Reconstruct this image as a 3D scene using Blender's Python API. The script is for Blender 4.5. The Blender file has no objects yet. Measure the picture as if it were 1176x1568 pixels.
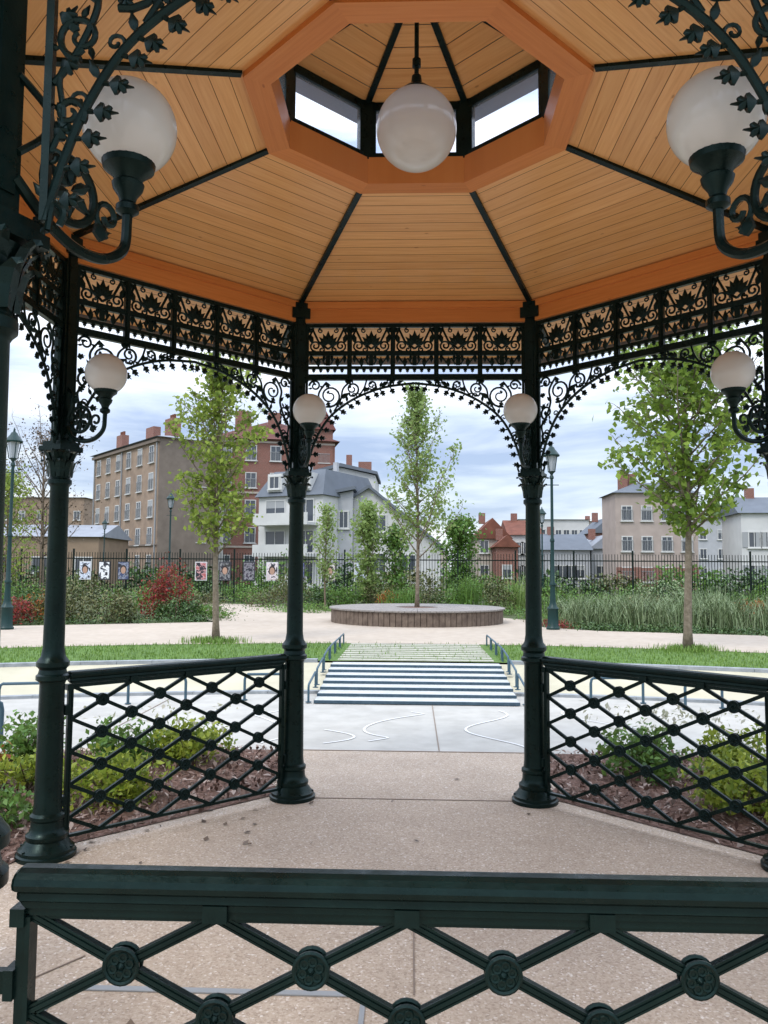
import bpy, bmesh, math, random
import numpy as np
from mathutils import Vector, Matrix
random.seed(7); rng=np.random.default_rng(7)
S=bpy.context.scene
pi=math.pi
# ------------------------------------------------------------ materials
def mat(name,col=(.5,.5,.5),rough=.6,metal=0,spec=.5):
    m=bpy.data.materials.new(name); m.use_nodes=True
    b=m.node_tree.nodes["Principled BSDF"]
    b.inputs["Base Color"].default_value=(*col,1); b.inputs["Roughness"].default_value=rough
    b.inputs["Metallic"].default_value=metal; b.inputs["Specular IOR Level"].default_value=spec
    return m
def N(m,t,**k):
    n=m.node_tree.nodes.new(t)
    for a,v in k.items(): setattr(n,a,v)
    return n
def L(m,a,b): m.node_tree.links.new(a,b)
def bsdf(m): return m.node_tree.nodes["Principled BSDF"]
def ramp(m,stops):
    r=N(m,"ShaderNodeValToRGB"); e=r.color_ramp.elements
    e[0].position,e[0].color=stops[0][0],(*stops[0][1],1)
    e[1].position,e[1].color=stops[-1][0],(*stops[-1][1],1)
    for p,c in stops[1:-1]:
        x=e.new(p); x.color=(*c,1)
    return r
def noise(m,scale,detail=5,vec=None,rough=.6):
    n=N(m,"ShaderNodeTexNoise"); n.inputs["Scale"].default_value=scale; n.inputs["Detail"].default_value=detail
    n.inputs["Roughness"].default_value=rough
    if vec is None:
        t=N(m,"ShaderNodeTexCoord"); vec=t.outputs["Object"]
    L(m,vec,n.inputs["Vector"]); return n
def mixc(m,a,b,fac,mode='MIX'):
    x=N(m,"ShaderNodeMix",data_type='RGBA',blend_type=mode)
    for s,v in((6,a),(7,b)):
        if isinstance(v,tuple): x.inputs[s].default_value=(*v,1)
        else: L(m,v,x.inputs[s])
    if isinstance(fac,(int,float)): x.inputs[0].default_value=fac
    else: L(m,fac,x.inputs[0])
    return x.outputs[2]
def bump(m,h,dist,strength=1):
    b=N(m,"ShaderNodeBump"); b.inputs["Distance"].default_value=dist; b.inputs["Strength"].default_value=strength
    L(m,h,b.inputs["Height"]); L(m,b.outputs[0],bsdf(m).inputs["Normal"])
def noisy(name,stops,scale,rough=.85,bdist=0,detail=6,big=None,spec=.3):
    m=mat(name,rough=rough,spec=spec)
    n=noise(m,scale,detail); r=ramp(m,stops); L(m,n.outputs[0],r.inputs[0]); c=r.outputs[0]
    if big:
        n2=noise(m,big[0],3); r2=ramp(m,[(.3,(1-big[1],)*3),(.7,(1,1,1))]); L(m,n2.outputs[0],r2.inputs[0])
        c=mixc(m,c,r2.outputs[0],1.0,'MULTIPLY')
    L(m,c,bsdf(m).inputs["Base Color"])
    if bdist: bump(m,n.outputs[0],bdist)
    return m
def leafmat(name,c1,c2,c3,trans=.35,rough=.5):
    m=mat(name,rough=rough,spec=.3); g=N(m,"ShaderNodeNewGeometry")
    r=ramp(m,[(0,c1),(.5,c2),(1,c3)]); L(m,g.outputs["Random Per Island"],r.inputs[0])
    L(m,r.outputs[0],bsdf(m).inputs["Base Color"])
    if trans<=0: return m
    t=N(m,"ShaderNodeBsdfTranslucent"); br=mixc(m,r.outputs[0],(1.0,1.0,.35),.15); L(m,br,t.inputs[0])
    x=N(m,"ShaderNodeMixShader"); x.inputs[0].default_value=trans
    L(m,bsdf(m).outputs[0],x.inputs[1]); L(m,t.outputs[0],x.inputs[2])
    L(m,x.outputs[0],m.node_tree.nodes["Material Output"].inputs[0]); return m

iron=mat("iron_paint",(.003,.010,.009),.32,0,.22)
bsdf(iron).inputs["Specular Tint"].default_value=(.65,.95,.90,1)
n=noise(iron,9,4); r=ramp(iron,[(.3,(.0018,.0055,.0048)),(.7,(.0048,.0135,.0115))]); L(iron,n.outputs[0],r.inputs[0])
nw=noise(iron,34,8,None,.7); rw=ramp(iron,[(.60,(0,0,0)),(.74,(.35,.35,.35))]); L(iron,nw.outputs[0],rw.inputs[0])
c=mixc(iron,r.outputs[0],(.022,.030,.026),rw.outputs[0]); L(iron,c,bsdf(iron).inputs["Base Color"])
n=noise(iron,120,4); bump(iron,n.outputs[0],.0008,.7)
n=noise(iron,25,4); r=ramp(iron,[(.3,(.22,)*3),(.75,(.46,)*3)]); L(iron,n.outputs[0],r.inputs[0]); L(iron,r.outputs[0],bsdf(iron).inputs["Roughness"])

def woodmat(name,stops,rough=.38,var=(.88,.86,.84),spec=.3):
    m=mat(name,rough=rough,spec=spec)
    uv=N(m,"ShaderNodeUVMap"); g=N(m,"ShaderNodeNewGeometry")
    mp=N(m,"ShaderNodeMapping"); mp.inputs["Scale"].default_value=(3,70,1); L(m,uv.outputs[0],mp.inputs[0])
    co=N(m,"ShaderNodeCombineXYZ"); mu=N(m,"ShaderNodeMath",operation='MULTIPLY'); mu.inputs[1].default_value=37
    L(m,g.outputs["Random Per Island"],mu.inputs[0]); L(m,mu.outputs[0],co.inputs[2]); L(m,mu.outputs[0],co.inputs[0]); L(m,co.outputs[0],mp.inputs["Location"])
    nn=noise(m,1,6,mp.outputs[0]); r=ramp(m,stops); L(m,nn.outputs[0],r.inputs[0])
    r2=ramp(m,[(0,var),(1,(1,1,1))]); L(m,g.outputs["Random Per Island"],r2.inputs[0])
    c=mixc(m,r.outputs[0],r2.outputs[0],1.0,'MULTIPLY')
    vk=N(m,"ShaderNodeTexVoronoi"); vk.inputs["Scale"].default_value=1; mk=N(m,"ShaderNodeMapping"); mk.inputs["Scale"].default_value=(3.5,9,1); L(m,uv.outputs[0],mk.inputs[0]); L(m,co.outputs[0],mk.inputs["Location"]); L(m,mk.outputs[0],vk.inputs["Vector"])
    rk=ramp(m,[(.03,(.55,.42,.35)),(.07,(1,1,1))]); L(m,vk.outputs["Distance"],rk.inputs[0]); c=mixc(m,c,rk.outputs[0],.8,'MULTIPLY')
    L(m,c,bsdf(m).inputs["Base Color"]); bump(m,nn.outputs[0],.0006,.4)
    return m
wood=woodmat("varnished_boards",[(.2,(.72,.335,.105)),(.5,(.84,.435,.155)),(.8,(.91,.53,.21))],.30)
wood2=woodmat("stained_beam",[(.2,(.58,.185,.042)),(.5,(.67,.235,.058)),(.8,(.73,.285,.078))],.42)
darkgap=mat("dark_gap",(.16,.055,.015),.9)
zinc=mat("zinc",(.25,.27,.29),.4,.6)
milk=mat("milk_glass",(.78,.76,.71),.12,0,.6)
t=N(milk,"ShaderNodeBsdfTranslucent"); t.inputs[0].default_value=(.8,.78,.73,1); x=N(milk,"ShaderNodeMixShader"); x.inputs[0].default_value=.3
L(milk,bsdf(milk).outputs[0],x.inputs[1]); L(milk,t.outputs[0],x.inputs[2]); L(milk,x.outputs[0],milk.node_tree.nodes["Material Output"].inputs[0])
frost=mat("frosted_pane",(.8,.85,.9),.3)
t=N(frost,"ShaderNodeBsdfTransparent"); t.inputs[0].default_value=(.95,.97,1,1); x=N(frost,"ShaderNodeMixShader"); x.inputs[0].default_value=.85
L(frost,bsdf(frost).outputs[0],x.inputs[1]); L(frost,t.outputs[0],x.inputs[2]); L(frost,x.outputs[0],frost.node_tree.nodes["Material Output"].inputs[0])

agg=mat("exposed_aggregate",rough=.8,spec=.25)
tc=N(agg,"ShaderNodeTexCoord"); v=N(agg,"ShaderNodeTexVoronoi"); v.inputs["Scale"].default_value=110; L(agg,tc.outputs["Object"],v.inputs["Vector"])
sp=N(agg,"ShaderNodeSeparateColor"); L(agg,v.outputs["Color"],sp.inputs[0])
r=ramp(agg,[(0,(.24,.18,.135)),(.30,(.43,.34,.255)),(.7,(.50,.41,.32)),(.93,(.58,.49,.40)),(1,(.88,.84,.78))]); L(agg,sp.outputs[0],r.inputs[0])
nb=noise(agg,1.3,7); r2=ramp(agg,[(.3,(.80,.79,.78)),(.7,(1,1,1))]); L(agg,nb.outputs[0],r2.inputs[0])
ns=noise(agg,5,6); r3=ramp(agg,[(.62,(1,1,1)),(.75,(.80,.78,.76))]); L(agg,ns.outputs[0],r3.inputs[0])
c=mixc(agg,r.outputs[0],(.50,.40,.305),.42); c=mixc(agg,c,r2.outputs[0],1.0,'MULTIPLY'); c=mixc(agg,c,r3.outputs[0],1.0,'MULTIPLY'); L(agg,c,bsdf(agg).inputs["Base Color"]); bump(agg,v.outputs["Distance"],.002,.5)
conc=noisy("pale_concrete",[(.3,(.385,.37,.33)),(.6,(.47,.455,.41))],3,.85,0,8,(.5,.16))
sand=noisy("pale_sand",[(.3,(.44,.405,.29)),(.7,(.52,.485,.36))],2,.95,0,6,(.4,.1))
slabm=noisy("slab_concrete",[(.3,(.34,.33,.26)),(.7,(.44,.43,.36))],4,.9,0,6)
pathm=noisy("stabilised_path",[(.3,(.41,.34,.265)),(.7,(.49,.42,.34))],5,.95,0,8,(.25,.18))
mulch=noisy("mulch",[(.3,(.06,.033,.022)),(.5,(.15,.085,.062)),(.65,(.22,.14,.11)),(.8,(.32,.24,.20))],38,.95,.02,4)
soil=noisy("bed_soil",[(.3,(.05,.045,.02)),(.5,(.07,.09,.03)),(.7,(.10,.13,.04))],2.2,.95,.03,9,(.2,.4))
grassm=noisy("grass",[(.3,(.07,.13,.025)),(.6,(.12,.21,.045)),(.8,(.18,.26,.08))],7,.95,.01,9,(.8,.25))
kerbm=noisy("kerb_stone",[(.3,(.20,.22,.23)),(.7,(.33,.35,.36))],6,.8)
white=noisy("white_paint",[(.3,(.40,.41,.39)),(.7,(.51,.52,.50))],5,.7,0,8)
linep=noisy("line_paint",[(.3,(.62,.62,.60)),(.7,(.74,.74,.72))],30,.7)
navy=noisy("dark_blue_paint",[(.3,(.03,.06,.085)),(.7,(.06,.10,.13))],20,.6)
bluegrey=mat("bluegrey_metal",(.045,.09,.12),.45,0,.3)
joint=mat("joint",(.22,.17,.13),.9)
steel=mat("galvanised",(.30,.31,.31),.5,.4)
bark=noisy("bark",[(.3,(.10,.075,.05)),(.7,(.22,.17,.12))],14,.9,.01)
bark2=noisy("pale_bark",[(.3,(.12,.095,.065)),(.7,(.25,.20,.15))],14,.9,.01)
plankm=noisy("planter_cladding",[(.3,(.09,.065,.05)),(.7,(.19,.145,.11))],6,.8,.003)
stonecap=noisy("stone_cap",[(.3,(.20,.18,.165)),(.7,(.30,.275,.25))],3,.8)
fencem=mat("fence_green",(.004,.011,.008),.5,0,.2)
lampgreen=mat("lamp_green",(.006,.030,.028),.4,0,.3)
lensm=mat("lantern_glass",(.35,.38,.4),.1)
lf_y=leafmat("leaf_yellowgreen",(.085,.14,.018),(.18,.26,.03),(.30,.38,.06),.4)
lf_m=leafmat("leaf_maple",(.07,.14,.02),(.15,.25,.03),(.26,.37,.05),.4)
lf_l=leafmat("leaf_light",(.12,.20,.05),(.20,.30,.085),(.30,.41,.14),.45)
lf_lime=leafmat("leaf_lime",(.08,.14,.01),(.20,.27,.02),(.38,.43,.05),.3)
lf_d=leafmat("leaf_dark",(.025,.06,.015),(.05,.10,.025),(.09,.16,.04),0)
lf_g=leafmat("leaf_green",(.04,.10,.015),(.08,.18,.03),(.15,.28,.05),.25)
lf_r=leafmat("leaf_red",(.10,.008,.012),(.20,.015,.02),(.32,.04,.03),.2)
lf_o=leafmat("leaf_orange",(.25,.05,.01),(.35,.10,.02),(.2,.2,.03),.2)
lf_gr=leafmat("blade_greygreen",(.10,.15,.06),(.16,.22,.10),(.25,.30,.16),0)
lf_ol=leafmat("leaf_olive",(.06,.075,.025),(.10,.12,.04),(.16,.15,.06),0)
lf_br=leafmat("twig_brown",(.07,.05,.035),(.13,.09,.06),(.18,.13,.09),0)
chipm=leafmat("bark_chip",(.08,.045,.035),(.20,.13,.10),(.44,.36,.31),.0,.9)
grassb=leafmat("grass_blade",(.08,.15,.02),(.13,.23,.04),(.20,.30,.07),0)
# ------------------------------------------------------------ mesh builder
def empty(name,loc=(0,0,0)):
    e=bpy.data.objects.new(name,None); S.collection.objects.link(e); e.location=loc; return e
class MB:
    def __init__(s): s.v=[];s.f=[];s.uv=[];s.m=[];s.mi=0
    def add(s,vs,fs,uvs=None):
        o=len(s.v); s.v+= [tuple(p) for p in vs]
        for k,f in enumerate(fs):
            s.f.append([o+i for i in f]); s.m.append(s.mi)
            s.uv.append([uvs[i] for i in f] if uvs else [(0,0)]*len(f))
    def box(s,c,d,rot=0,M=None):
        x,y,z=[q/2 for q in d]; vs=[(i*x,j*y,k*z) for i in(-1,1) for j in(-1,1) for k in(-1,1)]
        cr,sr=math.cos(rot),math.sin(rot)
        vs=[(a*cr-b*sr+c[0],a*sr+b*cr+c[1],q+c[2]) for a,b,q in vs]
        uvs=[(p[0]-c[0]+c[2]*7,(p[1]-c[1])+(p[2]-c[2])) for p in vs]
        if M: vs=[M(*p) for p in vs]
        s.add(vs,[(0,1,3,2),(4,6,7,5),(0,4,5,1),(2,3,7,6),(0,2,6,4),(1,5,7,3)],uvs)
    def lathe(s,prof,c=(0,0,0),seg=24,cap=True):
        vs=[];fs=[]
        for r,z in prof:
            for i in range(seg):
                a=2*pi*i/seg; vs.append((c[0]+r*math.cos(a),c[1]+r*math.sin(a),c[2]+z))
        for j in range(len(prof)-1):
            for i in range(seg):
                k=(i+1)%seg; fs.append((j*seg+i,j*seg+k,(j+1)*seg+k,(j+1)*seg+i))
        if cap: fs.append(tuple(range(seg-1,-1,-1))); fs.append(tuple((len(prof)-1)*seg+i for i in range(seg)))
        s.add(vs,fs)
    def tube(s,pts,rad,seg=6,M=None,cap=True):
        P=[Vector(p) for p in pts]; n=len(P)
        if not hasattr(rad,'__len__'): rad=[rad]*n
        vs=[];fs=[];u=None
        for i in range(n):
            t=(P[min(i+1,n-1)]-P[max(i-1,0)])
            t=t.normalized() if t.length>1e-9 else Vector((0,0,1))
            if u is None:
                u=t.cross(Vector((0,1,0)));
                if u.length<.1: u=t.cross(Vector((1,0,0)))
            u=(u-t*u.dot(t)).normalized(); w=t.cross(u)
            for k in range(seg):
                a=2*pi*k/seg+pi/seg; q=P[i]+(u*math.cos(a)+w*math.sin(a))*rad[i]
                vs.append(M(*q) if M else tuple(q))
        for j in range(n-1):
            for i in range(seg):
                k=(i+1)%seg; fs.append((j*seg+i,j*seg+k,(j+1)*seg+k,(j+1)*seg+i))
        if cap: fs.append(tuple(range(seg-1,-1,-1))); fs.append(tuple((n-1)*seg+i for i in range(seg)))
        s.add(vs,fs)
    def fanleaf(s,poly,c,ang,size,M,w0=0,th=.006,lift=.012):
        ca,sa=math.cos(ang),math.sin(ang)
        pts=[(c[0]+size*(x*ca-y*sa),c[1]+size*(x*sa+y*ca)) for x,y in poly]
        cx=sum(p[0] for p in pts)/len(pts); cz=sum(p[1] for p in pts)/len(pts); n=len(pts)
        vs=[M(x,w0-th/2,z) for x,z in pts]+[M(x,w0+th/2,z) for x,z in pts]+[M(cx,w0-th/2-lift,cz),M(cx,w0+th/2+lift,cz)]
        fs=[]
        for i in range(n):
            k=(i+1)%n; fs+= [(i,k,n+k,n+i),(k,i,2*n),(n+i,n+k,2*n+1)]
        s.add(vs,fs)
    def obj(s,name,mats,parent=None,smooth=False,auto=None):
        me=bpy.data.meshes.new(name); me.from_pydata(s.v,[],s.f)
        uvl=me.uv_layers.new(name="UVMap"); flat=[c for f in s.uv for uvc in f for c in uvc]; uvl.data.foreach_set("uv",flat)
        for m in (mats if isinstance(mats,list) else [mats]): me.materials.append(m)
        me.polygons.foreach_set("material_index",s.m)
        if smooth: me.polygons.foreach_set("use_smooth",[True]*len(s.f))
        bm=bmesh.new(); bm.from_mesh(me); bmesh.ops.recalc_face_normals(bm,faces=bm.faces); bm.to_mesh(me); bm.free()
        if smooth and auto:
            me.set_sharp_from_angle(angle=math.radians(auto))
        me.update(); o=bpy.data.objects.new(name,me); S.collection.objects.link(o)
        if parent: o.parent=parent; o.matrix_parent_inverse=Matrix.Translation(parent.location).inverted()
        return o
def npmesh(name,V,nq,mats,parent=None,k=4):
    me=bpy.data.meshes.new(name); n=len(V)
    me.vertices.add(n); me.vertices.foreach_set("co",np.asarray(V,dtype=np.float32).ravel())
    me.loops.add(nq*k); me.loops.foreach_set("vertex_index",np.arange(nq*k,dtype=np.int32))
    me.polygons.add(nq); me.polygons.foreach_set("loop_start",np.arange(0,nq*k,k,dtype=np.int32))
    me.update(calc_edges=True); me.validate()
    me.materials.append(mats); o=bpy.data.objects.new(name,me); S.collection.objects.link(o)
    if parent: o.parent=parent; o.matrix_parent_inverse=Matrix.Translation(parent.location).inverted()
    return o
def leaves(C,size,up=.3,asp=.55,var=.4):
    C=np.asarray(C); n=len(C)
    d=rng.normal(size=(n,3)); d/=np.linalg.norm(d,axis=1)[:,None]
    nn=rng.normal(size=(n,3)); nn[:,2]+=up*3; nn-=d*(nn*d).sum(1)[:,None]; nn/=np.linalg.norm(nn,axis=1)[:,None]
    w=np.cross(d,nn); s=(size*(1+var*(rng.random(n)*2-1)))[:,None]
    V=np.empty((n,4,3)); V[:,0]=C-d*s*.5; V[:,1]=C+w*s*asp*.5+nn*s*.08; V[:,2]=C+d*s*.5; V[:,3]=C-w*s*asp*.5+nn*s*.08
    return V.reshape(-1,3),n
def blades(B,h,wd,lean=.35):
    B=np.asarray(B); n=len(B); a=rng.random(n)*2*pi; H=h*(.55+.6*rng.random(n))
    dx=np.stack([np.cos(a),np.sin(a),np.zeros(n)],1); pr=np.stack([-np.sin(a),np.cos(a),np.zeros(n)],1)
    l=(lean*rng.random(n)*H)[:,None]; V=np.empty((n,2,4,3)); z=np.zeros((n,3)); z[:,2]=1
    m=B+z*(H*.6)[:,None]+dx*l*.35; t=B+z*H[:,None]+dx*l
    w=wd/2
    V[:,0,0]=B-pr*w;V[:,0,1]=B+pr*w;V[:,0,2]=m+pr*w*.8;V[:,0,3]=m-pr*w*.8
    V[:,1,0]=m-pr*w*.8;V[:,1,1]=m+pr*w*.8;V[:,1,2]=t+pr*w*.1;V[:,1,3]=t-pr*w*.1
    return V.reshape(-1,3),n*2

# ------------------------------------------------------------ terrain
def cv(off,X): return off-.03*min(X*X,60)
def strip(name,offs,x0,x1,m,n=40,xs=None):
    b=MB(); xs=xs or [x0+(x1-x0)*i/n for i in range(n+1)]; n=len(xs)-1
    for j,(o,z) in enumerate(offs):
        for x in xs: b.v.append((x, o if abs(o)>90 else cv(o,x), z))
    for j in range(len(offs)-1):
        for i in range(n):
            b.f.append([j*(n+1)+i,j*(n+1)+i+1,(j+1)*(n+1)+i+1,(j+1)*(n+1)+i]); b.m.append(0); b.uv.append([(0,0)]*4)
    return b.obj(name,m)
fine=[-25+50*i/60 for i in range(61)]
strip("ground",[(-400,-.04),(7.4,-.04),(8.8,.20),(30,.22),(1200,.22)],0,0,soil,0,[-700,-400,-200,-100,-50]+fine+[50,100,200,400,700])
strip("concrete_plaza",[(-40,-.008),(7.4,-.008)],-25,25,conc,60)
strip("sand_bank",[(7.4,-.004),(8.8,.25)],-25,25,sand,60)
strip("lawn",[(8.95,.262),(12.0,.262)],-25,25,grassm,60)
b=MB()
for i in range(100):
    xa,xb=-25+.5*i,-25+.5*(i+1)
    if -1.35<(xa+xb)/2<1.45: continue
    q=[]
    for o,z in((8.8,.0),(8.8,.30),(8.95,.30),(8.95,.1)):
        q+= [(xa,cv(o,xa),z),(xb-.006,cv(o,xb),z)]
    b.add(q,[(0,1,3,2),(2,3,5,4),(4,5,7,6),(0,2,4,6),(1,7,5,3)])
b.obj("kerb",kerbm)
b=MB()
for i in range(50):
    xa,xb=-25+i,-25+(i+1); q=[]
    for o,z in((7.3,-.02),(7.3,.03),(7.42,.03),(7.42,-.02)):
        q+=[(xa,cv(o,xa),z),(xb-.006,cv(o,xb),z)]
    if -1.4<(xa+xb)/2<1.5: continue
    b.add(q,[(0,1,3,2),(2,3,5,4),(4,5,7,6),(0,2,4,6),(1,7,5,3)])
b.obj("plaza_edge_kerb",kerbm)
def sheet(name,poly,z,m):
    b=MB(); b.add([(x,y,z) for x,y in poly],[tuple(range(len(poly)))]); 
    o=b.obj(name,m); 
    bm=bmesh.new(); bm.from_mesh(o.data); bmesh.ops.triangulate(bm,faces=bm.faces)
    for f in bm.faces:
        if f.normal.z<0: f.normal_flip()
    bm.to_mesh(o.data); bm.free(); return o
sheet("aggregate_floor",[(-5.2,-12),(5.2,-12),(5.2,1.5),(4.2,3.3),(3,3.75),(-3,3.75),(-4.2,3.3),(-5.2,1.5)],0,agg)
fr=[(x,cv(12,x)) for x in np.linspace(-25,25,41)]
sheet("garden_path",fr+[(25,12.4),(8.2,14.8),(4.5,15.9),(3.4,17),(3.5,20),(2,22.5),(-2.5,23.5),(-6,29.5),(-10.5,30.5),(-8,23),(-5.4,18),(-10.3,15.7),(-25,13)],.268,pathm)
b=MB()
b.box((0,2.173,.0035),(1.8,.008,.003)); b.box((0,3.75,.0035),(2.3,.02,.003)); 
b.box((.25,5.6,-.004),(.010,3.7,.004)); b.box((-3.2,5.2,-.004),(.012,3.0,.004)); b.box((3.4,5.4,-.004),(.012,3.2,.004))
b.box((-1.75,-.75,.0035),(.007,1.1,.003),-.6); b.box((0,-.2,.0035),(.006,.7,.003),0)
b.obj("paving_joints",joint)
b=MB()
x0,x1,y0,y1=-1.42,-.2,-1.85,-.56
for c,d in(((x0+x1)/2,y1),(x1-x0,.035)),(((x0+x1)/2,y0),(x1-x0,.035)),((x0,(y0+y1)/2),(.02,y1-y0-.04)),((x1,(y0+y1)/2),(.02,y1-y0-.04)):
    b.box((c[0],c[1],.004),(d[0],d[1],.005))
b.obj("floor_hatch_frame",steel)
# sinuous painted lines
b=MB()
for pts in ([(-1.5+.35*math.sin(t*1.0),4.05+1.9*t/6+.12*math.sin(2*t)) for t in np.linspace(0,6,50)],
            [(-1.0+.4*math.sin(t),4.0+.5*t/2+.0) for t in np.linspace(.3,3.0,30)],
            [(-.55+.55*(t/6)+.22*math.sin(t*1.5+.5),4.05+.33*t+.15*math.cos(t*1.5)) for t in np.linspace(0,6,60)],
            [(.85+.28*math.sin(t*1.1+2),4.0+.34*t) for t in np.linspace(0,6,50)],
            [(2.2+.4*math.sin(t*.9),4.1+.34*t) for t in np.linspace(0,6,50)],
            [(-3.0+.4*math.sin(t*.9),4.1+.3*t) for t in np.linspace(0,6,50)]):
    Lf=[];Rt=[]
    for i in range(len(pts)):
        (xa,ya),(xb,yb)=pts[max(i-1,0)],pts[min(i+1,len(pts)-1)]
        dx,dy=xb-xa,yb-ya; l=math.hypot(dx,dy)+1e-9; nx,ny=-dy/l*.013,dx/l*.013
        Lf.append((pts[i][0]-nx,pts[i][1]-ny,-.002)); Rt.append((pts[i][0]+nx,pts[i][1]+ny,-.002))
    n=len(pts); b.add(Lf+Rt,[(i,i+1,n+i+1,n+i) for i in range(n-1)])
b.obj("painted_lines",linep)
st=empty("garden_steps",(0,6.4,0))
bt=MB(); bn=MB()
for i in range(7):
    ya=6.4+.345*i; z=.036*(i+1)
    bt.box((.05,ya+.1725,z/2),(2.62,.343,z)); bn.box((.05,ya+.008,z-.017),(2.63,.030,.037))
bt.obj("treads",white,st); bn.obj("nosings",navy,st)
b=MB()
for i in range(9):
    y=8.95+.34*i; b.box((.05,y+.10,.265),(2.5,.17,.02))
b.obj("slabs",slabm,st)
def hoop(P0,P1,h,r=.016,z0=0,z1=None,name="bike_hoop",mt=bluegrey):
    z1=z0 if z1 is None else z1
    b=MB(); a=Vector((P0[0],P0[1],z0)); c=Vector((P1[0],P1[1],z1)); up=Vector((0,0,h)); d=(c-a).normalized()*.04
    b.tube([a,a+up*.8,a+up*.95+d*.3,a+up+d,c+up-d,c+up*.95-d*.3,c+up*.8,c],r,8)
    for q in(a,c): b.lathe([(.04,0),(.04,.008)],tuple(q),12)
    return b.obj(name,mt,None,True,40)
for sx in(-1.34,1.44):
    for i in range(6):
        y=6.45+i*.9; z=min(.25,max(0,(y-6.4)/2.4*.25)); z2=min(.25,max(0,(y+.75-6.4)/2.4*.25))
        hoop((sx,y),(sx,y+.75),.22,.015,z,z2,"low_guard_rail")
for x,y,w in((-6.2,5.2,.5),(-4.9,5.5,.5),(-3.6,6.2,.7),(-2.2,6.6,.7),(2.3,6.6,.7),(3.4,6.3,.5),(4.3,5.9,.6),(5.5,5.4,.5)):
    hoop((x,y),(x+w,y+.12),.33,.018,0)
hoop((-4.35,3.55),(-3.95,3.75),.42,.022,0); hoop((-4.2,3.2),(-3.85,3.35),.42,.022,0)

# ------------------------------------------------------------ bandstand
s=1.8; k8=.5+2**-.5; a=s*k8; R=a/math.cos(pi/8)
band=empty("bandstand",(0,0,0))
def corner(j,ap):
    th=math.radians(22.5+45*j); r=ap/math.cos(pi/8); return (r*math.cos(th),r*math.sin(th))
def sidemap(i,ap=None,du=0):
    ap=a if ap is None else ap
    ph=math.radians(45*i); n=(math.cos(ph),math.sin(ph)); t=(-math.sin(ph),math.cos(ph))
    return lambda u,w,z:(ap*n[0]+(u+du)*t[0]+w*n[0],ap*n[1]+(u+du)*t[1]+w*n[1],z)
prof=[(.17,0),(.17,.025),(.158,.032),(.158,.05),(.14,.062),(.125,.085),(.112,.10),(.118,.112),(.118,.13),(.1,.145),(.092,.17),(.09,.21),(.098,.22),(.098,.24),(.083,.255),(.078,.30),(.072,1.0),(.078,1.02),(.095,1.03),(.095,1.055),(.083,1.065),(.077,1.09),(.083,1.10),(.095,1.11),(.095,1.135),(.083,1.15),(.070,1.17),(.062,1.22),(.054,2.19),(.06,2.2),(.070,2.21),(.070,2.235),(.058,2.245),(.056,2.28),(.062,2.36),(.08,2.40)]
for j in range(8):
    x,y=corner(j,a)
    if j in(5,6): x*=1.062; y*=1.004
    b=MB(); b.lathe(prof,(x,y,0),28)
    o=b.obj("column",iron,band,True,35)
    b=MB(); rot=math.radians(22.5+45*j)
    b.box((x,y,2.425),(.18,.18,.03),rot); b.box((x,y,2.455),(.15,.15,.028),rot)
    b.box((x,y,3.11),(.086,.086,1.28),rot); b.box((x,y,3.12),(.10,.05,1.2),rot); b.box((x,y,3.12),(.05,.10,1.2),rot)
    b.box((x,y,3.70),(.14,.14,.12),rot)
    for q in range(6):
        aa=2*pi*q/6; b.lathe([(.008,0),(.008,.012)],(x+.15*math.cos(aa),y+.15*math.sin(aa),.05),8)
    for q in range(8):
        aa=rot+2*pi*q/8
        for pr in([(.060,2.25,.020),(.066,2.30,.028),(.076,2.335,.026),(.096,2.355,.016),(.104,2.342,.008)],[(.060,2.30,.016),(.07,2.36,.022),(.085,2.39,.020),(.108,2.41,.013),(.114,2.398,.006)]):
            ca,sa=math.cos(aa),math.sin(aa)
            vs=[]; 
            if pr[0][1]>2.29: ca,sa=math.cos(aa+pi/8),math.sin(aa+pi/8)
            for rr,z,w in pr:
                vs+= [(x+rr*ca-w*sa,y+rr*sa+w*ca,z),(x+(rr+.012)*ca,y+(rr+.012)*sa,z+.004),(x+rr*ca+w*sa,y+rr*sa-w*ca,z)]
            fs=[]
            for p in range(4):
                fs+= [(3*p,3*p+1,3*p+4,3*p+3),(3*p+1,3*p+2,3*p+5,3*p+4)]
            b.add(vs,fs)
    b.obj("post_and_capital",iron,band)
def spiral(c,r0,r1,a0,turns,n=22):
    return [(c[0]+(r0+(r1-r0)*i/n)*math.cos(a0+turns*2*pi*i/n),0,c[1]+(r0+(r1-r0)*i/n)*math.sin(a0+turns*2*pi*i/n)) for i in range(n+1)]
ivy=[(0,.0),(.14,-.20),(.34,-.46),(.50,-.42),(.50,-.18),(.74,-.34),(.90,-.26),(.84,-.08),(1.22,0),(.84,.08),(.90,.26),(.74,.34),(.50,.18),(.50,.42),(.34,.46),(.14,.20)]
almond=[(0,0),(.25,-.20),(.55,-.26),(.85,-.12),(1.15,0),(.85,.12),(.55,.26),(.25,.20)]
def smooth(P,n=8):
    out=[]
    for i in range(len(P)-1):
        p0=P[max(i-1,0)];p1=P[i];p2=P[i+1];p3=P[min(i+2,len(P)-1)]
        for q in range(n):
            t=q/n; out.append(tuple(.5*((2*p1[d])+(-p0[d]+p2[d])*t+(2*p0[d]-5*p1[d]+4*p2[d]-p3[d])*t*t+(-p0[d]+3*p1[d]-3*p2[d]+p3[d])*t**3) for d in range(len(p1))))
    out.append(tuple(P[-1])); return out
arcP=[(.065,2.46),(.105,2.60),(.155,2.73),(.235,2.86),(.345,2.96),(.49,3.045),(.68,3.11),(.9,3.14)]
arc=smooth(arcP,8)
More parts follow.
